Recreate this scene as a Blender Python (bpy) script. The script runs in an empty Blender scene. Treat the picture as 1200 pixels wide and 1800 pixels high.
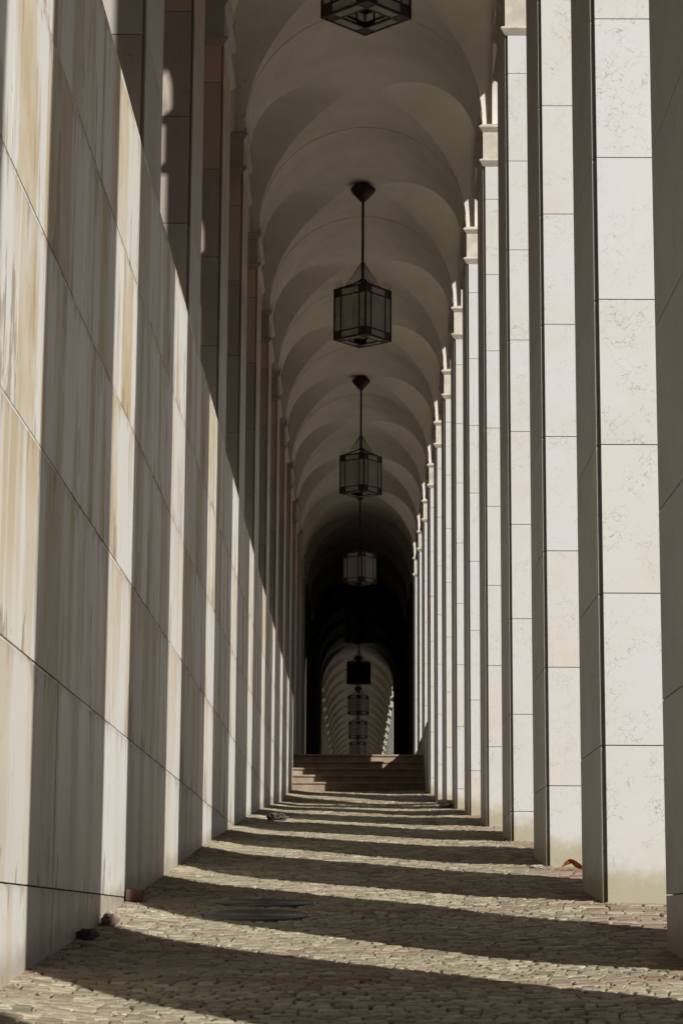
import bpy, math, random
import numpy as np
from mathutils import Vector, Matrix
S = bpy.context.scene
COL = S.collection
rng = np.random.default_rng(7)
random.seed(7)

# ------------------------------------------------------------------ camera
cd = bpy.data.cameras.new("camera"); cam = bpy.data.objects.new("camera", cd); COL.objects.link(cam)
cd.sensor_fit = 'VERTICAL'; cd.sensor_height = 36.0; cd.sensor_width = 24.0
cd.lens = 4001.9 / 1800 * 36
cd.clip_start = 0.1; cd.clip_end = 3000
cd.dof.use_dof = True; cd.dof.focus_distance = 17.0; cd.dof.aperture_fstop = 11
RT = Vector((0.99996563, 0.00621439, 0.00548743)); UP = Vector((-0.0042906, -0.17843372, 0.98394258)); FW = Vector((-0.00709375, 0.98393231, 0.17840093))
M = Matrix((RT, UP, -FW)).transposed().to_4x4()
cam.matrix_world = M
S.camera = cam

# ------------------------------------------------------------------ light
SUN_T = 1.40                        # metres forward per metre to the left
SUN_EL = math.atan(0.52)
AZ = math.atan2(1.0, -SUN_T)        # clockwise from +Y, where the sun stands
W = bpy.data.worlds.new("World"); S.world = W; W.use_nodes = True
nt = W.node_tree
sky = nt.nodes.new('ShaderNodeTexSky'); sky.sky_type = 'NISHITA'; sky.sun_disc = False
sky.sun_elevation = SUN_EL; sky.sun_rotation = AZ
nt.links.new(sky.outputs[0], nt.nodes['Background'].inputs[0])
nt.nodes['Background'].inputs[1].default_value = 0.05
sd = bpy.data.lights.new("sun", 'SUN'); sun = bpy.data.objects.new("sun", sd); COL.objects.link(sun)
sd.energy = 5.0; sd.angle = math.radians(0.5); sd.color = (1.0, 0.97, 0.915)
tosun = Vector((math.sin(AZ) * math.cos(SUN_EL), math.cos(AZ) * math.cos(SUN_EL), math.sin(SUN_EL)))
sun.rotation_euler = tosun.to_track_quat('Z', 'Y').to_euler(); sun.location = (30, -40, 40)
S.view_settings.view_transform = 'Standard'; S.view_settings.look = 'None'
S.view_settings.exposure = 0.32; S.view_settings.gamma = 1.0; S.view_settings.use_curve_mapping = False
S.cycles.max_bounces = 8; S.cycles.diffuse_bounces = 5; S.cycles.glossy_bounces = 3; S.cycles.transmission_bounces = 6
S.cycles.caustics_reflective = False; S.cycles.caustics_refractive = False
S.cycles.use_denoising = True

# ------------------------------------------------------------------ dimensions
SP = 4.2; Z0 = 14.24; DEP = 1.36; PW = 1.15
XR = 1.524; XL = 1.44; XWALL = 1.424; LOFF = 0.29
XC = (XR - XL) / 2; RV = (XR + XL) / 2
CAPB = 9.20; CAPT = 9.745; SPR = 9.82; RZ = RV - 0.022
REC = .085; RINGX = .115          # the vault web sits back from the pillar face, an outer ring of the arch is flush with it
WTOP = 5.03; STAIR0 = 51.0; RISE = 0.18; TREAD = 0.36; FLOOR2 = 3.85

_gy = [9.31,10,11.8,13.2,14.3,15.2,17.4,18.6,20.1,21.6,22.7,25.8,27,30,31.2,34.1,35.4,38.5,40,42.4,44,46.9,48.5,51]
_gh = [-.264,-.202,-.083,.02,.150,.205,.375,.480,.609,.731,.820,1.055,1.150,1.391,1.475,1.69,1.77,1.98,2.07,2.22,2.32,2.63,2.74,2.96]
_fy = np.arange(-80, 52, 0.05)
_fh = np.interp(_fy, _gy, _gh); _fh = np.where(_fy < 9.31, -.264 + (_fy - 9.31) * .071, _fh)
_k = np.exp(-np.linspace(-2, 2, 31) ** 2); _k /= _k.sum()
_fh = np.convolve(np.pad(_fh, 15, mode='edge'), _k, mode='valid')
def sst(a, b, x):
    t = np.clip((np.asarray(x, float) - a) / (b - a), 0, 1); return t * t * (3 - 2 * t)
def gz(x, y):
    h = np.interp(y, _fy, _fh)
    dish = -.03 * sst(-1.42, -.95, x) * (1 - sst(.7, 1.5, x))
    wob = .008 * np.sin(np.asarray(y) * 2.1 + 1.3 * np.asarray(x)) * sst(-1.4, -.6, x) * (1 - sst(.9, 1.5, x))
    return h + dish + wob
def gz1(x, y): return float(gz(x, y))

# ------------------------------------------------------------------ helpers
class MB:
    def __init__(s): s.v = []; s.f = []; s.m = []; s.sm = []
    def add(s, vs, fs, mi=0, smooth=False):
        o = len(s.v); s.v += [tuple(p) for p in vs]
        for f in fs: s.f.append(tuple(i + o for i in f)); s.m.append(mi); s.sm.append(smooth)
    def box(s, x0, x1, y0, y1, z0, z1, mi=0, skip=()):
        vs = [(x0,y0,z0),(x1,y0,z0),(x1,y1,z0),(x0,y1,z0),(x0,y0,z1),(x1,y0,z1),(x1,y1,z1),(x0,y1,z1)]
        fs = [(0,3,2,1),(4,5,6,7),(0,1,5,4),(1,2,6,5),(2,3,7,6),(3,0,4,7)]
        s.add(vs, [f for i, f in enumerate(fs) if i not in skip], mi)
    def prism(s, poly, z0, z1, mi=0):       # poly counter-clockwise from above
        n = len(poly)
        vs = [(x, y, z0) for x, y in poly] + [(x, y, z1) for x, y in poly]
        fs = [(i, (i+1) % n, n + (i+1) % n, n + i) for i in range(n)]
        fs += [tuple(range(n-1, -1, -1)), tuple(range(n, 2*n))]
        s.add(vs, fs, mi)
    def bar(s, a, b, r, n=4, mi=0, smooth=False, r2=None):
        a = Vector(a); b = Vector(b); d = (b - a).normalized(); r2 = r if r2 is None else r2
        u = d.cross(Vector((0,0,1)));
        if u.length < 1e-3: u = Vector((1,0,0))
        u.normalize(); w = d.cross(u)
        vs = []
        for p, q in ((a, r), (b, r2)):
            for i in range(n):
                t = 2*math.pi*(i+.5)/n; vs.append(p + q*(math.cos(t)*u + math.sin(t)*w))
        fs = [(i, (i+1) % n, n+(i+1) % n, n+i) for i in range(n)] + [tuple(range(n-1,-1,-1)), tuple(range(n,2*n))]
        s.add(vs, fs, mi, smooth)
    def lathe(s, prof, n=24, c=(0,0,0), mi=0):
        vs = []; fs = []
        for r, z in prof:
            for i in range(n):
                t = 2*math.pi*i/n; vs.append((c[0]+r*math.cos(t), c[1]+r*math.sin(t), c[2]+z))
        for j in range(len(prof)-1):
            for i in range(n): fs.append((j*n+i, j*n+(i+1)%n, (j+1)*n+(i+1)%n, (j+1)*n+i))
        s.add(vs, fs, mi, True)
    def grid(s, P, mi=0, smooth=True, flip=False):   # P: array (n,m,3)
        n, m = P.shape[:2]
        fs = []
        for i in range(n-1):
            for j in range(m-1):
                f = (i*m+j, (i+1)*m+j, (i+1)*m+j+1, i*m+j+1); fs.append(f[::-1] if flip else f)
        s.add(P.reshape(-1, 3).tolist(), fs, mi, smooth)
    def mesh(s, name, mats, origin=(0,0,0)):
        me = bpy.data.meshes.new(name)
        ox, oy, oz = origin
        me.from_pydata([(x-ox, y-oy, z-oz) for x, y, z in s.v], [], s.f)
        for m in mats: me.materials.append(m)
        me.polygons.foreach_set('material_index', s.m); me.polygons.foreach_set('use_smooth', s.sm)
        me.update(); return me
    def obj(s, name, mats, parent=None, origin=(0,0,0)):
        if not isinstance(mats, (list, tuple)): mats = [mats]
        o = bpy.data.objects.new(name, s.mesh(name, mats, origin)); COL.objects.link(o)
        if parent: o.parent = parent            # parts are modelled in their thing's own space
        else: o.location = origin
        return o
def thing(name, label, cat, loc, group=None, rz=0.0):
    o = bpy.data.objects.new(name, None); COL.objects.link(o); o.location = loc; o.rotation_euler = (0, 0, rz)
    o.empty_display_size = .3; o['label'] = label; o['category'] = cat; o['kind'] = 'thing'
    if group: o['group'] = group
    return o
def tag(o, label, cat, group=None):
    o['label'] = label; o['category'] = cat; o['kind'] = 'thing'
    if group: o['group'] = group
    return o
def structure(o): o['kind'] = 'structure'; return o

# ------------------------------------------------------------------ materials
class NT:
    def __init__(s, name):
        s.mat = bpy.data.materials.new(name); s.mat.use_nodes = True; s.t = s.mat.node_tree; s.n = s.t.nodes
        s.b = s.n['Principled BSDF']; s.b.inputs['Specular IOR Level'].default_value = .3
    def new(s, t, **k):
        x = s.n.new(t)
        for a, b in k.items(): setattr(x, a, b)
        return x
    def set(s, sock, v):
        if hasattr(v, 'is_output') or isinstance(v, bpy.types.NodeSocket): s.t.links.new(v, sock)
        else: sock.default_value = v
    def math(s, op, a, b=None, c=None, clamp=False):
        m = s.new('ShaderNodeMath', operation=op, use_clamp=clamp)
        s.set(m.inputs[0], a)
        if b is not None: s.set(m.inputs[1], b)
        if c is not None: s.set(m.inputs[2], c)
        return m.outputs[0]
    def vmath(s, op, a, b):
        m = s.new('ShaderNodeVectorMath', operation=op); s.set(m.inputs[0], a); s.set(m.inputs[1], b); return m.outputs[0]
    def mix(s, f, a, b, mode='MIX'):
        m = s.new('ShaderNodeMix', data_type='RGBA', blend_type=mode)
        s.set(m.inputs[0], f); s.set(m.inputs[6], a); s.set(m.inputs[7], b); return m.outputs[2]
    def step(s, x, a, b, lo=0.0, hi=1.0):
        m = s.new('ShaderNodeMapRange', interpolation_type='SMOOTHSTEP'); s.set(m.inputs[0], x)
        for i, v in ((1, a), (2, b), (3, lo), (4, hi)): s.set(m.inputs[i], v)
        return m.outputs[0]
    def noise(s, vec, scale, detail=4, rough=.55, dist=0.0, out=0):
        m = s.new('ShaderNodeTexNoise'); s.set(m.inputs['Vector'], vec); m.inputs['Scale'].default_value = scale
        m.inputs['Detail'].default_value = detail; m.inputs['Roughness'].default_value = rough; m.inputs['Distortion'].default_value = dist
        return m.outputs[out]
    def ramp(s, f, stops):
        m = s.new('ShaderNodeValToRGB'); s.set(m.inputs[0], f); e = m.color_ramp.elements
        while len(e) < len(stops): e.new(.5)
        for el, (p, c) in zip(e, stops): el.position = p; el.color = (*c, 1)
        return m.outputs[0]
    def pos(s): return s.new('ShaderNodeNewGeometry').outputs['Position']
    def island(s): return s.new('ShaderNodeNewGeometry').outputs['Random Per Island']
    def objc(s): return s.new('ShaderNodeTexCoord').outputs['Object']
    def orand(s): return s.new('ShaderNodeObjectInfo').outputs['Random']
    def comb(s, x, y, z):
        m = s.new('ShaderNodeCombineXYZ'); s.set(m.inputs[0], x); s.set(m.inputs[1], y); s.set(m.inputs[2], z); return m.outputs[0]
    def sep(s, v):
        m = s.new('ShaderNodeSeparateXYZ'); s.set(m.inputs[0], v); return m.outputs
    def bump(s, h, st, d):
        m = s.new('ShaderNodeBump'); m.inputs['Strength'].default_value = st; m.inputs['Distance'].default_value = d
        s.set(m.inputs['Height'], h); s.set(s.b.inputs['Normal'], m.outputs[0])
    def done(s, col, rough=.6, spec=None):
        s.set(s.b.inputs['Base Color'], col); s.set(s.b.inputs['Roughness'], rough)
        if spec is not None: s.b.inputs['Specular IOR Level'].default_value = spec
        return s.mat
C4 = lambda r, g, b: (r, g, b, 1)

def marble(name, pale, cream, sun_patch_tint=False):
    n = NT(name); isl = n.island(); p = n.pos()
    rnd = n.math('FRACT', n.math('MULTIPLY_ADD', isl, 7.31, n.math('MULTIPLY', n.orand(), 13.7)))
    off = n.math('MULTIPLY', rnd, 91.0)
    v = n.vmath('ADD', p, n.comb(off, off, off))
    base = n.mix(n.step(rnd, .25, .95), C4(*pale), C4(*cream))
    cloud = n.noise(v, 1.7, 5, .6)
    base = n.mix(n.math('MULTIPLY', n.step(cloud, .42, .72), .38), base, C4(.39, .35, .285))
    pk = n.noise(n.vmath('ADD', v, (9, 3, 5)), .9, 3)
    pinkamt = n.math('MULTIPLY', n.step(pk, .5, .7), n.step(rnd, .55, .95))
    base = n.mix(n.math('MULTIPLY', pinkamt, .3), base, C4(.43, .335, .30))
    # wiry veins, thin and broken
    wv = n.new('ShaderNodeVectorMath', operation='MULTIPLY_ADD')
    n.set(wv.inputs[0], n.noise(v, 5.0, 4, .6, out=1)); wv.inputs[1].default_value = (.35, .35, .35); n.set(wv.inputs[2], v)
    vo = n.new('ShaderNodeTexVoronoi', feature='DISTANCE_TO_EDGE'); n.set(vo.inputs['Vector'], wv.outputs[0]); vo.inputs['Scale'].default_value = 10.0
    line = n.step(vo.outputs[0], .0, .030, 1, 0)
    brk = n.step(n.noise(v, 4.2, 4, .7), .42, .62)
    brk2 = n.step(n.noise(v, 1.1, 2), .28, .55, .15, 1)
    vein = n.math('MULTIPLY', n.math('MULTIPLY', line, brk), brk2)
    base = n.mix(n.math('MULTIPLY', vein, .75), base, C4(.19, .16, .12))
    pits = n.step(n.noise(v, 38, 3, .6), .64, .72)
    base = n.mix(n.math('MULTIPLY', n.math('MULTIPLY', pits, brk), .7), base, C4(.2, .17, .13))
    # brown wash under some joints, in vertical drips
    s3 = n.sep(p)
    drip = n.noise(n.comb(n.math('MULTIPLY', s3[0], 9), n.math('MULTIPLY', s3[1], 9), n.math('MULTIPLY', s3[2], .7)), 1.0, 3)
    dm = n.math('MULTIPLY', n.step(drip, .55, .75), n.step(n.math('FRACT', n.math('MULTIPLY', rnd, 5.3)), .5, .9))
    base = n.mix(n.math('MULTIPLY', dm, .4), base, C4(.52, .40, .25))
    # damp ochre and moss at the foot
    oz = n.sep(n.objc())[2]
    foot = n.math('ADD', oz, n.math('MULTIPLY', n.noise(p, 6, 5, .7), -.34))
    fm = n.step(foot, -.10, .10, 1, 0)
    base = n.mix(n.math('MULTIPLY', fm, .75), base, C4(.24, .205, .11))
    if sun_patch_tint:  # reflected sun patches put into the colour as pinker, lighter upper courses
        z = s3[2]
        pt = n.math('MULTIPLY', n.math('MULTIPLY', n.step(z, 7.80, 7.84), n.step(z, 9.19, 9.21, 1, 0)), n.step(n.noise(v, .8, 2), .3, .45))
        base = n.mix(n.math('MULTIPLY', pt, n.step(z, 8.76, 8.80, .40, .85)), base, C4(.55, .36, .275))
    gr = n.noise(v, 60, 3)
    n.bump(n.math('ADD', n.math('MULTIPLY', gr, .3), n.math('MULTIPLY', vein, -1.0)), .25, .004)
    return n.done(base, n.step(cloud, .3, .8, .42, .62), .35)
M_MARBLE = marble("pale_marble", (.415, .42, .42), (.42, .412, .392))
M_MARBLE_L = marble("warm_marble_sun_tinted", (.34, .315, .285), (.30, .255, .215), True)

def wallmat():
    n = NT("stained_marble_cladding"); p = n.pos(); isl = n.island(); s3 = n.sep(p)
    fz = n.math('FRACT', n.math('DIVIDE', n.math('SUBTRACT', s3[2], .153), .968))
    cid = n.math('FLOOR', n.math('DIVIDE', n.math('SUBTRACT', s3[2], .153), .968))
    base = n.ramp(isl, [(0, (.65, .635, .595)), (.5, (.59, .57, .525)), (1, (.64, .635, .61))])
    yy = n.math('ADD', n.math('MULTIPLY_ADD', cid, 17.3, s3[1]), n.math('MULTIPLY', isl, 37.0))
    # the weathering grows towards the open top of the wall
    fh = n.math('SUBTRACT', s3[2], n.math('MULTIPLY_ADD', s3[1], .0775, -.975))
    att = n.step(fh, .2, 3.0, .35, 1.0)
    # broad, soft tonal bands down each slab
    band = n.noise(n.comb(n.math('MULTIPLY', yy, 2.3), n.math('MULTIPLY', s3[2], .14), 0), 1.0, 3, .55)
    blot = n.noise(n.comb(n.math('MULTIPLY', yy, 1.3), n.math('MULTIPLY', s3[2], .8), 21.0), 1.0, 4, .6)
    base = n.mix(n.math('MULTIPLY', att, n.math('MULTIPLY', n.step(band, .49, .555), n.step(blot, .30, .62, .25, 1.0))), base, C4(.48, .375, .225))
    base = n.mix(n.step(blot, .5, .75, 0, .35), base, C4(.42, .36, .28))
    # a few narrow streaks, each fading along its length
    fine = n.noise(n.comb(n.math('MULTIPLY', yy, 8), n.math('MULTIPLY', s3[2], .45), 3.0), 1.0, 3, .6)
    base = n.mix(n.math('MULTIPLY', att, n.math('MULTIPLY', n.step(fine, .57, .62), n.step(blot, .40, .58, 0, .8))), base, C4(.36, .275, .17))
    grain = n.noise(n.comb(n.math('MULTIPLY', yy, 40), n.math('MULTIPLY', s3[2], 4), 7.0), 1.0, 4, .7)
    base = n.mix(n.step(grain, .4, .8, 0, .12), base, C4(.33, .28, .22))
    # damp stains standing on each joint, pointed at the top
    n1 = n.noise(n.comb(n.math('MULTIPLY', yy, 2.6), n.math('MULTIPLY', s3[2], .5), 11.0), 1.0, 5, .72)
    hgt = n.step(n1, .50, .74, -.05, 1.0)
    st = n.step(n.math('SUBTRACT', hgt, fz), -.01, .09)
    base = n.mix(n.math('MULTIPLY', st, .68), base, C4(.24, .175, .105))
    # dirt hanging from the joints
    n2 = n.noise(n.comb(n.math('MULTIPLY', yy, 6.0), n.math('MULTIPLY', s3[2], .4), 5.0), 1.0, 5, .75)
    dr = n.step(n.math('SUBTRACT', n.step(n2, .50, .78, .01, .42), n.math('SUBTRACT', 1.0, fz)), -.03, .06)
    base = n.mix(n.math('MULTIPLY', dr, .6), base, C4(.25, .19, .12))
    # grime along the foot, following the slope of the paving
    fg = n.step(n.math('MULTIPLY_ADD', n.noise(p, 5, 5, .7), -.25, fh), -.09, .06, 1, 0)
    base = n.mix(n.math('MULTIPLY', fg, .6), base, C4(.25, .20, .13))
    sp = n.step(n.noise(n.comb(s3[0], n.math('MULTIPLY', s3[1], 22), n.math('MULTIPLY', s3[2], 9)), 1.0, 3), .70, .74)
    base = n.mix(n.math('MULTIPLY', sp, .6), base, C4(.16, .13, .1))
    n.bump(n.noise(p, 30, 4), .12, .004)
    return n.done(base, n.step(band, .3, .7, .45, .65), .35)
M_WALL = wallmat()

def plaster():
    n = NT("vault_plaster"); p = n.pos()
    c = n.noise(p, .9, 5, .6); d = n.noise(p, 3.5, 5, .65)
    base = n.mix(n.step(c, .35, .7), C4(.67, .635, .58), C4(.58, .54, .485))
    base = n.mix(n.math('MULTIPLY', n.step(d, .55, .75), .25), base, C4(.43, .385, .32))
    stn = n.math('MULTIPLY', n.step(n.noise(p, .33, 4, .65), .52, .72), .25)
    base = n.mix(stn, base, C4(.36, .315, .25))
    cr = n.new('ShaderNodeTexVoronoi', feature='DISTANCE_TO_EDGE'); cw = n.new('ShaderNodeVectorMath', operation='MULTIPLY_ADD')
    n.set(cw.inputs[0], n.noise(p, 1.5, 4, .6, out=1)); cw.inputs[1].default_value = (.9, .9, .9); n.set(cw.inputs[2], p)
    n.set(cr.inputs['Vector'], cw.outputs[0]); cr.inputs['Scale'].default_value = .45
    crk = n.math('MULTIPLY', n.step(cr.outputs[0], .0, .006, 1, 0), n.step(n.noise(p, .7, 2), .48, .6))
    base = n.mix(n.math('MULTIPLY', crk, .12), base, C4(.16, .13, .10))
    dots = n.step(n.noise(p, 17, 2), .70, .75)
    base = n.mix(n.math('MULTIPLY', dots, .5), base, C4(.15, .12, .09))
    n.bump(n.noise(p, 9, 5), .15, .01)
    return n.done(base, .85, .2)
M_PLASTER = plaster()

def simple(name, col, rough=.7, var=.25, scale=6, spec=.3, metal=0.0, bump=.1):
    n = NT(name); p = n.objc(); c = n.noise(p, scale, 5, .6)
    k = 1 - var; d = tuple(x * k for x in col)
    base = n.mix(n.step(c, .35, .7), C4(*col), C4(*d)); n.b.inputs['Metallic'].default_value = metal
    n.bump(n.noise(p, scale * 6, 4), bump, .004)
    return n.done(base, rough, spec)
M_MORTAR = simple("dark_joint_mortar", (.05, .042, .034), .95, .4)
M_RED = simple("oxblood_painted_iron", (.034, .005, .007), .5, .4, 9)
M_IRON = simple("black_iron", (.014, .012, .011), .55, .3, 9)
M_WIRE = simple("fine_dark_wire", (.035, .030, .026), .6, .3)
M_CAST = simple("cast_iron_cover", (.060, .054, .048), .5, .4, 9, .5)
M_ROCK = simple("rough_fieldstone", (.36, .27, .21), .9, .45, 9, .2, 0, .6)
M_ROCKD = simple("dark_basalt_lump", (.10, .08, .065), .9, .45, 9, .2, 0, .6)
M_BRICK = simple("worn_clay_brick", (.15, .085, .06), .9, .35, 12, .2, 0, .5)
M_LEAF = simple("dry_plane_leaf", (.34, .11, .030), .75, .5, 14, .2)
M_ROOFING = simple("roof_stone", (.5, .46, .4), .85, .3, 1.5)
M_SAND = simple("cream_sandstone", (.44, .405, .34), .7, .28, 5)
M_PLAZA = simple("plaza_paving", (.36, .30, .22), .85, .2, 1.2, .2, 0, .3)
M_UPPER = simple("upper_terrace_paving", (.11, .09, .07), .85, .3, 2, .2, 0, .3)

def glass():
    n = NT("milky_lantern_glass"); p = n.objc()
    d = n.noise(p, 7, 4, .6)
    base = n.mix(n.step(d, .4, .75), C4(.64, .635, .60), C4(.44, .43, .39))
    spots = n.step(n.noise(p, 30, 2), .72, .76)
    base = n.mix(spots, base, C4(.05, .045, .04))
    n.done(base, .3, .5)
    tr = n.new('ShaderNodeBsdfTranslucent'); n.set(tr.inputs[0], base)
    mx = n.new('ShaderNodeMixShader'); mx.inputs[0].default_value = .55
    out = n.n['Material Output']
    n.t.links.new(n.b.outputs[0], mx.inputs[1]); n.t.links.new(tr.outputs[0], mx.inputs[2]); tp = n.new('ShaderNodeBsdfTransparent'); m2 = n.new('ShaderNodeMixShader'); n.set(m2.inputs[0], n.step(d, .3, .7, .38, .15))
    n.t.links.new(mx.outputs[0], m2.inputs[1]); n.t.links.new(tp.outputs[0], m2.inputs[2]); n.t.links.new(m2.outputs[0], out.inputs[0])
    return n.mat
M_GLASS = glass()

def cobble(name, stops):
    n = NT(name); isl = n.island(); p = n.pos()
    base = n.ramp(isl, stops)
    base = n.mix(n.step(n.noise(p, 26, 5, .65), .42, .78, 0, .55), base, C4(.15, .12, .075))
    base = n.mix(n.step(n.noise(p, 1.3, 3), .4, .7, 0, .4), base, C4(.25, .205, .13))
    s3 = n.sep(p)
    ms = n.math('MULTIPLY', n.math('MULTIPLY', n.step(n.noise(p, 9, 5, .7), .52, .64), n.step(n.noise(p, .8, 3), .42, .6)), n.math('MULTIPLY', n.step(s3[0], -.6, .4), n.step(s3[1], 11, 20, 1, .25)))
    base = n.mix(n.math('MULTIPLY', ms, .7), base, C4(.17, .17, .05))
    n.bump(n.noise(n.vmath('MULTIPLY', p, (1, 1.6, 1)), 28, 6, .7), .9, .012)
    return n.done(base, .85, .2)
M_COB = cobble("limestone_cobbles", [(0, (.21, .182, .128)), (.3, (.38, .33, .232)), (.5, (.29, .255, .182)), (.75, (.45, .40, .295)), (.9, (.25, .22, .16)), (1, (.17, .15, .112))])
M_COBP = cobble("rosy_setts", [(0, (.27, .18, .135)), (.35, (.31, .225, .18)), (.7, (.20, .115, .085)), (1, (.34, .27, .21))])
def bedmat():
    n = NT("mossy_joint_bed"); p = n.pos(); s3 = n.sep(p)
    patch = n.math('MULTIPLY', n.math('MULTIPLY', n.step(n.noise(p, 1.1, 4, .6), .40, .62), n.step(n.noise(p, 12, 3), .35, .6)), n.step(s3[0], -.5, .2))
    base = n.mix(patch, C4(.030, .023, .016), C4(.085, .095, .02))
    n.bump(n.noise(p, 80, 3), .6, .01)
    return n.done(base, .95, .1)
M_BED = bedmat()
def stairmat():
    n = NT("russet_step_stone"); p = n.pos(); c = n.noise(p, 2.5, 5, .6)
    base = n.mix(n.step(c, .35, .7), C4(.215, .155, .108), C4(.305, .245, .185))
    base = n.mix(n.step(n.noise(p, 18, 4), .5, .8, 0, .5), base, C4(.18, .12, .085))
    n.bump(n.noise(p, 30, 4), .3, .005)
    return n.done(base, .7, .3)
M_STEP = stairmat()
# ------------------------------------------------------------------ ground
def build_ground():
    ys = np.concatenate([[-400, -150, -80], np.arange(-60, 6, 1.0), np.arange(6, STAIR0 + .4, .1)])
    xs = np.concatenate([[-400, -120, -30, -8, -3, -1.7], np.arange(-1.5, 3.0, .1), [3.4, 5, 9, 20, 60, 150, 400]])
    X, Y = np.meshgrid(xs, ys)
    Zh = np.interp(Y, _fy, _fh); Zh = np.where(Y < -80, _fh[0], Zh)
    Zh = np.where((X > -1.6) & (X < 3), gz(X, np.maximum(Y, -80)), Zh) - .011
    m = MB(); m.grid(np.stack([X, Y, Zh], -1)[::-1]); structure(m.obj("ground", M_BED))
    # right-hand plaza and the land further on
    ys2 = np.concatenate([np.arange(-80, 52, 1.0), np.arange(52, 420, 16)])
    xs2 = np.array([2.8, 4, 8, 20, 60, 150, 400.])
    X, Y = np.meshgrid(xs2, ys2); Zp = np.where(Y <= 51, np.interp(Y, _fy, _fh), _fh[-1] + np.minimum(Y - 51, 12) * .07) + .012
    m = MB(); m.grid(np.stack([X, Y, Zp], -1)[::-1]); structure(m.obj("plaza", M_PLAZA))
    xs3 = np.array([-400, -60, -20, -6, -1.78]); ys3 = np.array([-80, -20, 0, 20, 40, 51.15, 80, 420.])
    X, Y = np.meshgrid(xs3, ys3)
    m = MB(); m.grid(np.stack([X, Y, X * 0 + 3.55], -1)[::-1]); structure(m.obj("terrace", M_UPPER))
    m = MB(); m.box(-40, 2.75, STAIR0 + 5 * TREAD - .02, 420, 3.0, FLOOR2 - .004); structure(m.obj("upper_floor", simple("worn_floor_slabs", (.13, .115, .09), .8, .3, 2)))
build_ground()

def build_cobbles():
    V = []; F = []; MI = []
    bands = [Z0 + k * SP + d for k in range(-3, 9) for d in (-.12, DEP + .12)]
    y = 5.6
    row = 0
    while y < STAIR0 - .06:
        dy = .074 if y < 17 else (.09 if y < 27 else (.13 if y < 38 else .17))
        isband = any(abs(y + dy / 2 - b) < max(dy * .8, .09) for b in bands)
        x = -1.46 + random.uniform(0, .04)
        ph = random.uniform(0, 6)
        while x < 2.74:
            wide = x > 1.32
            w = (random.uniform(.052, .096) if not wide else random.uniform(.11, .16)) * (1.0 if y < 17 else (1.25 if y < 27 else 1.7))
            if isband: w *= 1.35
            g = random.uniform(.003, .009)
            cy = y + dy / 2 + .022 * math.sin(x * 2.6 + y * 1.7) + random.uniform(-.010, .010)
            x0, x1 = x + g * .5, x + w - g * .5; y0, y1 = cy - dy / 2 + g * .45, cy + dy / 2 - g * .45
            rot = random.uniform(-.12, .12); cx = (x0 + x1) / 2
            h = random.uniform(-.003, .003); tx = random.uniform(-.05, .05); ty = random.uniform(-.055, .055)
            if not wide: pink = isband and random.random() < .97
            else: pink = random.random() < .75
            ring = []
            jit = [(random.uniform(-.012, .012), random.uniform(-.010, .010)) for _ in range(4)]
            base = len(V)
            for lvl, (ins, dz) in enumerate(((.0, -.05), (.0, -.006), (.006, 0.0))):
                for (sx, sy), (jx, jy) in zip(((-1,-1),(1,-1),(1,1),(-1,1)), jit):
                    ax = sx * ((x1 - x0) / 2 - ins) + jx; ay = sy * ((y1 - y0) / 2 - ins) + jy
                    px = cx + ax * math.cos(rot) - ay * math.sin(rot); py = cy + ax * math.sin(rot) + ay * math.cos(rot)
                    V.append((px, py, h + dz + tx * ax + ty * ay, cx, cy))
            for l in range(2):
                for i in range(4):
                    a = base + l*4 + i; b = base + l*4 + (i+1) % 4
                    F.append((a, b, b + 4, a + 4)); MI.append(1 if pink else 0)
            F.append((base+8, base+9, base+10, base+11)); MI.append(1 if pink else 0)
            x += w
        y += dy; row += 1
    A = np.array(V); z = gz(np.clip(A[:, 0], -1.42, 2.9), A[:, 1])
    P = np.stack([np.maximum(A[:, 0], -1.45), A[:, 1], A[:, 2] + z], -1)
    # leave room for the two manhole covers
    me = bpy.data.meshes.new("cobblestone_paving"); keep = []; mk = []
    for f, mi in zip(F, MI):
        cx, cy = A[f[0], 3], A[f[0], 4]
        if any((cx - a) ** 2 + (cy - b) ** 2 < .335 ** 2 for a, b in MANHOLES): continue
        keep.append(f); mk.append(mi)
    me.from_pydata(P.tolist(), [], keep); me.materials.append(M_COB); me.materials.append(M_COBP)
    me.polygons.foreach_set('material_index', mk); me.polygons.foreach_set('use_smooth', [False] * len(keep)); me.update()
    o = bpy.data.objects.new("cobblestone_paving", me); COL.objects.link(o); structure(o)
MANHOLES = [(-.57, 14.62), (-.585, 13.70)]
build_cobbles()

# ------------------------------------------------------------------ marble pillars
COURSES = [1.111 + .9585 * k for k in range(-6, 9)]      # joint heights, the last one close under the capital
N1, N2, N3, N4 = .011, .035, .027, .055                  # corner rebate
def section(x0, x1, y0, y1):
    def corner(cx, cy, sx, sy, first):                   # sx, sy point outwards from the pillar
        side = [(cx, cy - sy*N2), (cx - sx*N1, cy - sy*N2), (cx - sx*N1, cy - sy*N4), (cx - sx*N3, cy - sy*N4), (cx - sx*N3, cy)]
        return side if first else side[::-1]
    return (corner(x0, y0, -1, -1, True) + corner(x1, y0, 1, -1, False) + corner(x1, y1, 1, 1, True) + corner(x0, y1, -1, 1, False))
CAP_PROF = [(0.0, CAPB), (.046, 9.258), (.050, 9.266), (.040, 9.280), (.0, 9.304), (.0, 9.640), (.046, 9.690), (.050, 9.700), (.040, 9.714), (.006, CAPT)]
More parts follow.
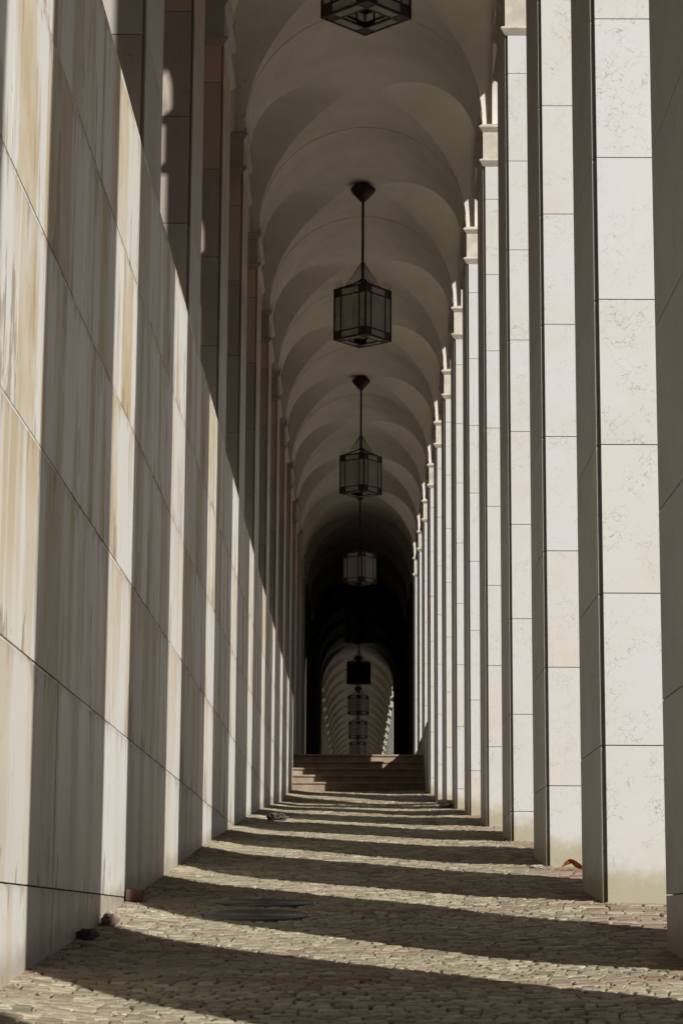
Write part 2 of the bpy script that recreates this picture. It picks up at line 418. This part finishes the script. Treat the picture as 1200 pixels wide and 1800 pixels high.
def build_pillar(k, side, label, group, detail=True):
    yn = Z0 + k * SP + (LOFF if side < 0 else 0)
    x0, x1 = (XR, XR + PW) if side > 0 else (-XL - PW, -XL)
    y0, y1 = yn, yn + DEP
    cx, cy = (x0 + x1) / 2, (y0 + y1) / 2
    base = gz1(1.5 * side, cy) - .03 if y0 < STAIR0 else FLOOR2 - .02
    if side < 0 and False: base = 3.5
    org = (cx, cy, base)
    root = thing("marble_pillar", label, "pillar", org, group)
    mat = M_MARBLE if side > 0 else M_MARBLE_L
    zs = [base - .3] + [z for z in COURSES if z > base + .12] + [CAPB]
    if zs[-1] - zs[-2] < .2: pass
    m = MB(); gap = .0032; sec = section(x0, x1, y0, y1)
    for a, b in zip(zs[:-1], zs[1:]): m.prism(sec, a + gap, b - gap)
    m.box(x0 + .05, x1 - .05, y0 + .1, y1 - .1, base - .2, CAPB - .001, 1)
    m.box(x0 + .035, x1 - .035, y0 + .03, y1 - .03, zs[1] - .03, CAPB - .002, 1)
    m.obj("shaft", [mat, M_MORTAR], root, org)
    m = MB(); n = len(CAP_PROF); vs = []; fs = []
    for d, z in CAP_PROF: vs += [(x0-d, y0-d, z), (x1+d, y0-d, z), (x1+d, y1+d, z), (x0-d, y1+d, z)]
    for j in range(n-1):
        for i in range(4): fs.append((j*4+i, j*4+(i+1)%4, (j+1)*4+(i+1)%4, (j+1)*4+i))
    fs += [(3,2,1,0), (n*4-4, n*4-3, n*4-2, n*4-1)]
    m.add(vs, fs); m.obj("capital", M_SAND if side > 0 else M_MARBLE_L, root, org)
    if detail:
        m = MB(); r = random.Random(k * 7 + side)
        ex = x0 if side > 0 else x1
        for i in range(9):
            yy = y0 + .02 + i * .16
            for s in (-1, 0, 1):
                tip = (ex - side*(.015 + .02*r.random()) + s*.025, yy + r.uniform(-.02, .02), CAPT + r.uniform(.11, .16))
                m.bar((ex - side*.015, yy, CAPT - .02), tip, .0022, 3)
        m.obj("bird_spikes", M_WIRE, root, org)
    return root
ORD = ["first", "second", "third", "fourth", "fifth", "sixth", "seventh", "eighth", "ninth", "tenth", "eleventh", "twelfth", "thirteenth", "fourteenth", "fifteenth", "sixteenth"]
for k in range(-4, 12):
    if k < -1:
        lr = "pale marble pillar of the right row, outside the frame beside or behind the viewpoint"
        ll = "pale marble pillar of the left row, outside the frame beside or behind the viewpoint"
        gr, gl = "right row pillars out of frame", "left row pillars out of frame"
    else:
        gr, gl = "marble pillars in the right row", "marble pillars above the left wall"
        if k == -1: lr = "dark-sided marble pillar cut off by the right edge of the photo"
        elif k == 0: lr = "broadest sunlit veined marble pillar, beside the shaded one at the right edge"
        elif k == 1: lr = "sunlit marble pillar with a dry orange leaf lying at its foot"
        elif k >= 9: lr = "slim sunlit pillar rising behind the parapet beside the steps, %s from the steps' foot" % ORD[k - 9]
        else: lr = "sunlit pale marble pillar in the right row, %s counted from the right edge" % ORD[k + 1]
        if k == -1: ll = "shaded marble pillar above the left wall, hidden nearest the photo's left edge"
        elif k >= 9: ll = "shaded pillar standing past the far end of the left wall, %s after it" % ORD[k - 9]
        else: ll = "shaded brownish pillar rising over the left wall, %s counted from the top left corner" % ORD[k]
    build_pillar(k, 1, lr, gr, k >= 0)
    build_pillar(k, -1, ll, gl, k >= 1)
KF = 19; NF = 15
for k in range(KF, KF + NF):
    i = k - KF
    build_pillar(k, 1, "tiny sunlit pillar beyond the dark passage, right row, %s past it" % ORD[i], "far right pillars beyond the passage", False)
    build_pillar(k, -1, "tiny shaded pillar beyond the dark passage, left row, %s past it" % ORD[i], "far left pillars beyond the passage", False)

# ------------------------------------------------------------------ vault
def shear(P):
    P = P.copy(); P[..., 1] += LOFF * (XR - P[..., 0]) / (XR + XL); return P
XO1 = XR + PW; XO0 = -XL - PW
def bay_mesh(y_a, y_b):
    """one groin bay (y_a..y_b, between two pillars) and the broad arch over the pillar after it (y_b..y_b+DEP)"""
    m = MB(); yc = (y_a + y_b) / 2; r = (y_b - y_a) / 2; rw = r + REC; zs = SPR
    ts = math.asin(RZ / RV)
    q = ts * np.linspace(0, 1, 33) ; q = q + 0.0
    TH = np.concatenate([q, np.linspace(ts, math.pi - ts, 9)[1:-1], math.pi - q[::-1]])
    xb = XC + RV * np.cos(TH); zb = zs + RV * np.sin(TH)
    sp = np.clip(RV * np.sin(TH) / RZ, 0, 1); co = rw * np.sqrt(np.maximum(1 - sp ** 2, 0)); co[32:-32] = 0
    n = len(TH)
    for s in (-1, 1):
        P = np.zeros((n, 9, 3))
        for j in range(9):
            t = j / 8
            P[:, j, 0] = xb; P[:, j, 2] = zb; P[:, j, 1] = (yc + s * rw) * (1 - t) + (yc + s * co) * t
        m.grid(shear(P), 0, True, s > 0)
    sq = np.clip(RV * np.sin(q) / RZ, 0, 1); ph = np.arcsin(sq); PH = np.concatenate([ph, math.pi - ph[::-1][1:]])
    yv = yc + rw * np.cos(PH); zv = zs + RZ * np.sin(PH); xg = np.concatenate([RV * np.cos(q), RV * np.cos(q)[::-1][1:]])
    rr = r; rz = RZ - REC * 1.3
    yr = yc + rr * np.cos(PH); zr = zs + rz * np.sin(PH); k = len(PH)
    for s in (-1, 1):
        xr = (XR + RINGX) if s > 0 else (-XL - RINGX); xo = XO1 if s > 0 else XO0
        P = np.zeros((k, 7, 3))
        for j in range(7):
            t = j / 6
            P[:, j, 0] = (XC + s * xg) * (1 - t) + xr * t; P[:, j, 1] = yv; P[:, j, 2] = zv
        m.grid(shear(P), 0, True, s < 0)
        P = np.zeros((k, 2, 3)); P[:, 0] = np.stack([np.full(k, xr), yr, zr], -1); P[:, 1] = np.stack([np.full(k, xo), yr, zr], -1)
        m.grid(shear(P), 0, True, s < 0)
        P = np.zeros((k, 2, 3)); P[:, 0] = np.stack([np.full(k, xr), yv, zv], -1); P[:, 1] = np.stack([np.full(k, xr), yr, zr], -1)
        m.grid(shear(P), 0, False, s < 0)
        # short uprights above the capital, in line with web and ring
        for y, yw, fl in ((y_a, y_a - REC, False), (y_b, y_b + REC, True)):
            xi = XR if s > 0 else -XL
            for u, v, yy in ((xi, xr, yw), (xr, xo, y)):
                a_, b_ = min(u, v), max(u, v)
                m.grid(shear(np.array([[[a_, yy, CAPT - .004], [b_, yy, CAPT - .004]], [[a_, yy, zs], [b_, yy, zs]]], float)), 0, False, fl)
            m.grid(shear(np.array([[[xr, y, CAPT - .004], [xr, yw, CAPT - .004]], [[xr, y, zs], [xr, yw, zs]]], float)), 0, False, fl == (s < 0))
        # outer faces with the arch cut out
        P = np.zeros((k, 2, 3)); P[:, :, 0] = xo; P[:, 0, 1] = yr; P[:, 0, 2] = zr; P[:, 1, 1] = yr; P[:, 1, 2] = 13.2
        m.grid(shear(P), 0, False, s > 0)
        m.grid(shear(np.array([[[xo, y_b, CAPT], [xo, y_b + DEP, CAPT]], [[xo, y_b, 13.2], [xo, y_b + DEP, 13.2]]], float)), 0, False, s < 0)
    # broad arch band over the pillar, a hair lower than the bays
    e = .007; R2 = RV - e; ya, yb = y_b + REC, y_b + DEP - REC; T2 = np.linspace(0, math.pi, 73)
    xs = np.concatenate([[XC + R2], XC + R2 * np.cos(T2), [XC - R2]]); zz = np.concatenate([[CAPT - .004], zs + R2 * np.sin(T2), [CAPT - .004]])
    P = np.zeros((75, 2, 3)); P[:, 0, 0] = xs; P[:, 1, 0] = xs; P[:, 0, 2] = zz; P[:, 1, 2] = zz; P[:, 0, 1] = ya; P[:, 1, 1] = yb
    m.grid(shear(P), 0, True)
    for y, fl in ((ya, True), (yb, False)):
        P = np.zeros((73, 2, 3)); P[:, 0, 0] = XC + R2 * np.cos(T2); P[:, 0, 2] = zs + R2 * np.sin(T2); P[:, 1, 0] = XC + (RV + .03) * np.cos(T2); P[:, 1, 2] = zs + (RV + .03) * np.sin(T2); P[:, :, 1] = y
        m.grid(shear(P), 0, False, fl)
    return m
vroot = thing("vaulted_ceiling", "plastered groin vault in many bays running the whole length of the arcade", "ceiling", (0, 0, 0))
first_k, last_k = -5, KF + NF - 1
me0 = None
for k in range(first_k, last_k):
    ya = Z0 + k * SP + DEP
    if me0 is None: me0 = bay_mesh(0, SP - DEP).mesh("vault_bay", [M_PLASTER]); me_lit = me0
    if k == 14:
        me0 = me0.copy(); me0.materials.clear(); me0.materials.append(simple("shade_darkened_plaster", (.16, .145, .125), .9, .3, 2))  # the passage's shade is put into the vault as a darker plaster colour
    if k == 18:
        me0 = me_lit.copy(); me0.materials.clear(); me0.materials.append(simple("dimmed_plaster", (.44, .41, .365), .9, .2, 2))  # far bays dimmed by colour, standing in for weaker light there
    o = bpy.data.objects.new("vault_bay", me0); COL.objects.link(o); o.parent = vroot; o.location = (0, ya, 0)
m = MB(); m.box(XO0 - .15, XO1 + .15, Z0 + first_k * SP, Z0 + last_k * SP + DEP, 13.1, 13.6); m.obj("roof", M_ROOFING, vroot)

# ------------------------------------------------------------------ left wall
def build_wall():
    root = thing("marble_wall", "tall stained marble-clad wall striped by sun and shadow along the left side", "wall", (-XWALL, 20, 0))
    org = (-XWALL, 20, 0)
    y_end = 51.05; m = MB(); g = .004; r = random.Random(3)
    zj = [-2.0] + [.155 + .9695 * i for i in range(0, 6)]
    zj[-1] = WTOP
    zj = [-2.0, .160, 1.135, 2.105, 3.075, 4.045, WTOP]
    low = []
    for k in range(-6, 10): low += [15.03 + k * SP, 16.4 + k * SP]
    for ci, (a, b) in enumerate(zip(zj[:-1], zj[1:])):
        if ci <= 2: ys = low[:]
        else: ys = [-10 + 2.1 * i + (1.05 if ci % 2 else 0) for i in range(40)]
        ys = [y for y in ys if -9 < y < y_end - .4]; ys = [-9.5] + ys + [y_end]
        hg = .004 if ci <= 1 else .0012
        for y0, y1 in zip(ys[:-1], ys[1:]):
            m.box(-XWALL - .03, -XWALL + r.uniform(-.0015, .0015), y0 + hg, y1 - hg, a + g, b - (g if b < WTOP else 0))
    m.box(-XWALL - .36, -XWALL - .0295, -9.5, y_end - .01, -2, WTOP - .001, 0)
    m.box(-XWALL - .028, -XWALL - .012, -9.48, y_end - .01, -1.9, WTOP - .01, 1)
    m.obj("cladding", [M_WALL, M_MORTAR], root, org)
build_wall()

# ------------------------------------------------------------------ steps, parapet and passage
st = thing("stone_staircase", "flight of five russet stone steps climbing to the dark passage", "staircase", (0, STAIR0, gz1(0, STAIR0)))
zb = FLOOR2 - 5 * RISE
for i in range(5):
    y0 = STAIR0 + i * TREAD; zt = zb + (i + 1) * RISE; yb = STAIR0 + (i + 1) * TREAD + (.05 if i < 4 else 0.0)
    prof = [(y0, zt - RISE - .003 if i else zb - .3), (y0, zt - .062), (y0 - .012, zt - .055), (y0 - .012, zt - .048), (y0 - .035, zt - .042), (y0 - .042, zt - .028), (y0 - .042, zt - .012), (y0 - .032, zt - .001), (y0 - .02, zt), (yb, zt), (yb, zt - RISE - .003 if i else zb - .3)]
    m = MB(); n = len(prof); xa, xb = -1.46, XR + .02
    vs = [(xa, y, z) for y, z in prof] + [(xb, y, z) for y, z in prof]
    fs = [(j, (j+1) % n, n + (j+1) % n, n + j)[::-1] for j in range(n)] + [tuple(range(n)), tuple(range(2*n-1, n-1, -1))]
    m.add(vs, fs); m.obj("step", M_STEP, st, tuple(st.location))

for i, (a, b, zb_) in enumerate([(Z0 + 8*SP + DEP + .005, Z0 + 9*SP - .005, 2.6), (Z0 + 9*SP + DEP + .005, Z0 + 10*SP - .005, 3.5), (Z0 + 10*SP + DEP + .005, Z0 + 11*SP - .005, 3.5)]):
    m = MB(); m.box(XR + .006, XR + .30, a, b, zb_, 4.24); m.box(XR - .012, XR + .33, a, b, 4.243, 4.33)
    o = m.obj("parapet_wall", M_MARBLE, None, (XR, a, zb_))
    tag(o, "low marble parapet between right-hand pillars, %s along from the foot of the steps" % ORD[i], "parapet", "low parapets beside the upper floor")
pa, pb = Z0 + 11 * SP + DEP, Z0 + KF * SP
for s, nm in ((1, "right"), (-1, "left")):
    m = MB()
    x0, x1 = (XR + .22, XR + PW - .05) if s > 0 else (-XL - PW + .05, -XL - .22)
    y_, yb = pa + (0 if s > 0 else LOFF) - .3, pb + (0 if s > 0 else LOFF) + .1
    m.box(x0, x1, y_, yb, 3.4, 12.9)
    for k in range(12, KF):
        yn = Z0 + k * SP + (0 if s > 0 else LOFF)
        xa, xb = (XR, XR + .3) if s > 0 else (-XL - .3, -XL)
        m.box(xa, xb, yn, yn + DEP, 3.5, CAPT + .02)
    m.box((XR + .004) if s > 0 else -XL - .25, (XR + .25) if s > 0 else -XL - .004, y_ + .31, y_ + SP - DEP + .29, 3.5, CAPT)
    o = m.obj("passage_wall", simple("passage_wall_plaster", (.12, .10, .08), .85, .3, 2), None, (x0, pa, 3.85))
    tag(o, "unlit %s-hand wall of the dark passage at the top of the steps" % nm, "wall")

# unseen building added across the terrace to keep the open left side dim
bd = thing("sky_blocker_building", "unseen brown building added across the terrace to dim the left side", "building", (-15, 40, 3.5))
m = MB(); m.box(-23, -15, -30, 190, 3.3, 20.0); m.box(-23.4, -14.6, -30.4, 190.4, 20.0, 20.4)
m.obj("wall", simple("brown_facade_stone", (.165, .125, .088), .85, .3, 1.5), bd, (-15, 40, 3.5))
m = MB()
for z in (5.2, 9.8, 14.4):
    for q in range(50): m.box(-15.06, -14.93, -26 + q*4.3, -24.6 + q*4.3, z, z + 2.4)
m.obj("shutter", simple("dark_shutter_paint", (.06, .055, .045), .6, .3), bd, (-15, 40, 3.5))

# unseen house row added across the plaza to block low sky light
bd2 = thing("sky_blocker_houses", "unseen house row added across the plaza to block sky light from the right", "building", (45, 40, 0))
m = MB(); m.box(45, 55, -60, 230, -6, 29.0); m.box(44.6, 55.4, -60.4, 230.4, 29.0, 29.4)
m.obj("wall", simple("grey_facade_stone", (.17, .14, .105), .85, .3, 1.5), bd2, (45, 40, 0))
m = MB()
for z in (5.4, 9.2, 13.2, 17.2, 21.2):
    for q in range(60): m.box(44.93, 45.06, -50 + q*4.3, -48.6 + q*4.3, z, z + 2.3)
m.obj("shutter", simple("grey_shutter_paint", (.05, .05, .05), .6, .3), bd2, (45, 40, 0))

# ------------------------------------------------------------------ hanging lanterns
LZ = 8.79; LH = .81; LS = .61
def lantern_root(y, label, rz):
    root = thing("hanging_lantern", label, "lantern", (.062, y, LZ), "lanterns hanging from the vault", rz)
    h = LS / 2; ins = .128; b = .012
    f = MB()
    for sx in (-1, 1):
        for sy in (-1, 1): f.box(sx*h - b, sx*h + b, sy*h - b, sy*h + b, 0, LH)
    for z in (b, LH - b):
        for s in (-1, 1):
            f.box(-h + b, h - b, s*h - b*.95, s*h + b*.95, z - b, z + b); f.box(s*h - b*.95, s*h + b*.95, -h + b, h - b, z - b, z + b)
    q = .010
    def on_face(a, u0, u1, z0, z1, t):          # a panel lying in side face a
        c = h - .001
        if a == 0: f.box(u0, u1, -c - t, -c + t, z0, z1)
        if a == 1: f.box(u0, u1, c - t, c + t, z0, z1)
        if a == 2: f.box(-c - t, -c + t, u0, u1, z0, z1)
        if a == 3: f.box(c - t, c + t, u0, u1, z0, z1)
    for a in range(4):
        for u in (-h + ins, h - ins): on_face(a, u - q, u + q, .024, LH - .024, .0085)
        for z in (ins, LH - ins): on_face(a, -h + .012, h - .012, z - q, z + q, .0075)
        for su in (0, 1):
            for sz in (0, 1):
                u0 = -h + .011 if su == 0 else h - ins; z0 = .022 if sz == 0 else LH - ins
                on_face(a, u0, u0 + ins - .011, z0, z0 + ins - .022, .0065)
    for s in (-1, 1):                            # floor grid
        f.box(-h + .012, h - .012, s*(h - ins) - q, s*(h - ins) + q, .003, .019); f.box(s*(h - ins) - q, s*(h - ins) + q, -h + .012, h - .012, .0025, .0195)
        for t in (-1, 1):
            f.box(min(s*(h-ins), s*(h-.011)), max(s*(h-ins), s*(h-.011)), min(t*(h-ins), t*(h-.011)), max(t*(h-ins), t*(h-.011)), .005, .016)
    f.obj("frame", M_RED, root)
    for a in range(4):
        g = MB(); c = h - .002; t = .0025
        if a == 0: g.box(-h+.012, h-.012, -c-t, -c+t, .024, LH-.024)
        if a == 1: g.box(-h+.012, h-.012, c-t, c+t, .024, LH-.024)
        if a == 2: g.box(-c-t, -c+t, -h+.012, h-.012, .024, LH-.024)
        if a == 3: g.box(c-t, c+t, -h+.012, h-.012, .024, LH-.024)
        g.obj("pane", M_GLASS, root)
    g = MB(); w = h - ins
    for s in (-1, 1):
        g.box(-w, w, min(s*w, s*(h-.012)), max(s*w, s*(h-.012)), .008, .013); g.box(min(s*w, s*(h-.012)), max(s*w, s*(h-.012)), -w, w, .0075, .0125)
    g.obj("bottom_pane", M_GLASS, root)
    g = MB()
    for s in (-1, 1): g.box(-.10, .10, s*.09 - .014, s*.09 + .014, .10, .16); g.box(s*.09 - .0135, s*.09 + .0135, -.076, .076, .1, .16)
    g.bar((0, 0, .12), (0, 0, LH + .12), .016, 8)
    for s in (-1, 1): g.bar((s*.09, s*.09, .16), (s*.09, s*.09, .42), .02, 8)
    g.obj("lamp_holder", M_RED, root)
    g = MB()
    for sx, sy in ((1,1),(1,-1),(-1,1),(-1,-1)): g.bar((sx*h*.97, sy*h*.97, LH - .01), (0, 0, LH + .15), .013, 6)
    for t in range(5): g.bar((math.cos(t*1.26)*.075, math.sin(t*1.26)*.075, LH + .12 + .03*(t % 2)), (0, 0, LH + .18), .016, 5)
    g.obj("bracket", M_IRON, root)
    g = MB(); g.bar((0, 0, LH + .1), (0, 0, 11.08 - LZ), .020, 10, 0, True); g.obj("rod", M_IRON, root)
    g = MB(); zt = 11.295 - LZ
    g.lathe([(.0, zt), (.10, zt - .005), (.19, zt - .075), (.195, zt - .095), (.175, zt - .13), (.035, zt - .285), (.0, zt - .29)], 28); g.obj("ceiling_rose", M_RED, root)
    g = MB(); ap = Vector((0, 0, LH + .47)); hb = .22     # anti-bird net, a pyramid of wire
    cs = [Vector((-hb, -hb, LH)), Vector((hb, -hb, LH)), Vector((hb, hb, LH)), Vector((-hb, hb, LH))]
    for i in range(4):
        a, c = cs[i], cs[(i+1) % 4]
        g.bar(a, ap, .0035, 3)
        for j in range(1, 14): g.bar(a.lerp(c, j/14), ap, .0011, 3)
        for j in range(1, 16): t = j / 16; g.bar(a.lerp(ap, t), c.lerp(ap, t), .0011, 3)
    g.obj("bird_net", M_WIRE, root)
    g = MB(); r = random.Random(int(y))
    for a in range(4):
        for j in range(22):
            u = -h + LS * (j + r.random()*.6) / 22
            if abs(u) < .09 : continue
            p = [(u, -h), (u, h), (-h, u), (h, u)][a]
            g.bar((p[0], p[1], LH), (p[0] + r.uniform(-.05, .05), p[1] + r.uniform(-.05, .05), LH + r.uniform(.06, .15)), .0017, 3)
    g.obj("bird_spikes", M_WIRE, root)
    return root
lan = [(21.22, 1, "nearest lantern, cut by the top edge so only its glazed underside shows"),
       (33.82, 6, "large square lantern with red frame and wire net cone, hanging whole under the vault"),
       (46.42, 9, "smaller square lantern hanging just below the large whole one"),
       (59.02, 8, "lantern glinting faintly at the start of the unlit vault, above the steps"),
       (71.62, 7, "almost black lantern, upper of the two lost in the dark passage"),
       (84.22, 2, "blackish blue lantern, lower of the two in the dark passage"),
       (96.82, 4, "first small lantern seen against the bright far vault beyond the passage"),
       (109.42, 3, "second tiny lantern against the far vault, between two others"),
       (122.02, 5, "lowest tiny lantern, cut off by the top step")]
src = None
for y, dg, lb in lan:
    rz = math.radians(45 + dg)
    if src is None: src = lantern_root(y, lb, rz); kids = list(src.children); continue
    c = src.copy(); COL.objects.link(c); c.location = (.062, y, LZ); c.rotation_euler = (0, 0, rz); c['label'] = lb
    for ch in kids:
        d = ch.copy(); COL.objects.link(d); d.parent = c

# ------------------------------------------------------------------ small things on the ground
for i, (x, y) in enumerate(MANHOLES):
    z = gz1(x, y); slope = math.atan((gz1(x, y + .3) - gz1(x, y - .3)) / .6)
    m = MB(); m.lathe([(.0, -.05), (.318, -.05), (.318, .004), (.292, .006), (.29, .000), (.0, .0)], 48); m.mesh
    t = thing("manhole_cover", ["dark round iron cover lying wholly in shadow, the farther of two", "round iron cover with its left rim in sunlight, the nearer of two"][i], "manhole cover", (x, y, z + .004), "iron covers in the cobbles")
    t.rotation_euler = (slope, 0, 0)
    m.obj("rim", M_CAST, t)
    m = MB(); m.lathe([(.0, .002), (.286, .002), (.286, -.01)], 48)
    r = .03
    for q in range(9):
        rr = .03 + q * .03
        m.lathe([(rr, .001), (rr + .003, .005), (rr + .014, .005), (rr + .017, .001)], 40)
    m.obj("lid", M_CAST, t)
def rock(name, label, cat, x, y, r, sc, mat, seed, dz=0.0, group=None):
    rr = np.random.default_rng(seed); n, k = 18, 11; m = MB(); P = np.zeros((k, n, 3))
    ph = rr.uniform(0, 6, 6); am = rr.uniform(.08, .24, 6)
    for j in range(k):
        t = math.pi * j / (k - 1)
        for i in range(n):
            a = 2 * math.pi * i / (n - 1)
            d = 1 + sum(am[q] * math.sin((q % 3 + 1) * a * (1 if q < 3 else 2) + ph[q] + (q + 1) * t) for q in range(6)) * math.sin(t)
            P[j, i] = (r * sc[0] * d * math.sin(t) * math.cos(a), r * sc[1] * d * math.sin(t) * math.sin(a), r * sc[2] * d * math.cos(t))
    P[:, -1] = P[:, 0]
    P += rr.normal(0, r * .035, P.shape); P[:, -1] = P[:, 0]; P[0] = P[0, 0]; P[-1] = P[-1, 0]
    m.grid(P, 0, False, True); z = gz1(x, y) + r * sc[2] * .75 + dz
    o = m.obj(name, mat); o.location = (x, y, z); tag(o, label, cat, group); return o
rock("loose_stone", "pale reddish loose stone, sunlit against the foot of the left wall", "stone", -1.365, 12.80, .052, (1, .8, .72), M_ROCK, 3)
rock("loose_stone", "greyish loose stone tucked behind the reddish one by the left wall", "stone", -1.36, 12.96, .045, (.9, .8, .85), M_ROCK, 8)
rock("dark_rock", "dark rock in shadow at the left wall's foot, nearest the camera", "rock", -1.375, 11.80, .044, (1.1, .9, .72), M_ROCKD, 5)
rock("dark_rock", "small dark lump on the cobbles, far off near the left wall", "rock", -1.0, 29.3, .10, (1.3, 1, .55), M_ROCKD, 6)
rock("pale_rock", "pale rock at the foot of a far right pillar, among the shadow bands", "rock", 1.44, 36.3, .13, (1.2, 1, .55), M_SAND, 9)
rock("pale_rock", "flat pale stone chip beside the pillar with the fallen leaf", "rock", 1.43, 18.25, .038, (1.4, 1, .4), M_SAND, 12)
m = MB(); m.box(-.055, .055, -.05, .05, 0, .075)
o = m.obj("loose_brick", M_BRICK); o.location = (-1.365, 14.22, gz1(-1.365, 14.22)); o.rotation_euler = (.05, .03, .12); tag(o, "worn clay brick lying in shadow against the left wall", "brick")
bv = o.modifiers.new("worn", 'BEVEL'); bv.width = .012; bv.segments = 2
def leaf():
    m = MB(); pts = []
    lob = [(0, 0), (.035, .03), (.03, .06), (.06, .075), (.052, .10), (.068, .125), (.05, .15), (.05, .175), (.02, .20), (0, .235)]
    out = lob + [(-x, y) for x, y in reversed(lob[1:-1])]
    f = lambda x, y: (x, y, .012 + .9 * x * x * 5 + .06 * abs(y - .1) + .035 * math.sin(y * 22) + .02 * math.sin(x * 40))
    vs = [f(x, y) for x, y in out]; n = len(vs); c = f(0, .11)
    m.add(vs + [c], [(i, (i+1) % n, n) for i in range(n)], 0, False)
    m.bar(f(0, 0), (-.0, -.07, .01), .003, 4)
    o = m.obj("dry_leaf", M_LEAF); o.location = (1.60, 17.98, gz1(1.6, 17.98) + .008); o.rotation_euler = (.16, .10, -1.25); o.scale = (.85, .85, 1.0)
    sol = o.modifiers.new("thick", 'SOLIDIFY'); sol.thickness = .0012
    tag(o, "curled orange-brown dry leaf on the setts by a sunlit pillar", "leaf")
leaf()

def grit():
    r = random.Random(11); m = MB()
    spots = [(-1.42 + abs(r.gauss(0, .05)), r.uniform(8.2, 26)) for _ in range(260)]
    spots += [(XR - .02 + r.gauss(0, .10), Z0 + r.choice([-1, 0, 0, 1, 1, 2]) * SP - abs(r.gauss(0, .12))) for _ in range(120)]
    spots += [(r.uniform(-1.3, 1.4), r.uniform(8.2, 22)) for _ in range(120)]
    for x, y in spots:
        q = r.uniform(.004, .012); z = gz1(max(x, -1.42), y) + q * .3
        vs = [(x + q*a*r.uniform(.7, 1.2), y + q*b*r.uniform(.7, 1.2), z + q*c*r.uniform(.5, .9)) for a, b, c in ((1,0,0),(-1,0,0),(0,1,0),(0,-1,0),(0,0,1),(0,0,-1))]
        m.add(vs, [(0,2,4),(2,1,4),(1,3,4),(3,0,4),(2,0,5),(1,2,5),(3,1,5),(0,3,5)])
    o = m.obj("loose_grit", M_ROCK); o['kind'] = 'stuff'
    o['label'] = "scattered grit and crumbs along the wall foot and between the cobbles"; o['category'] = "grit"
grit()
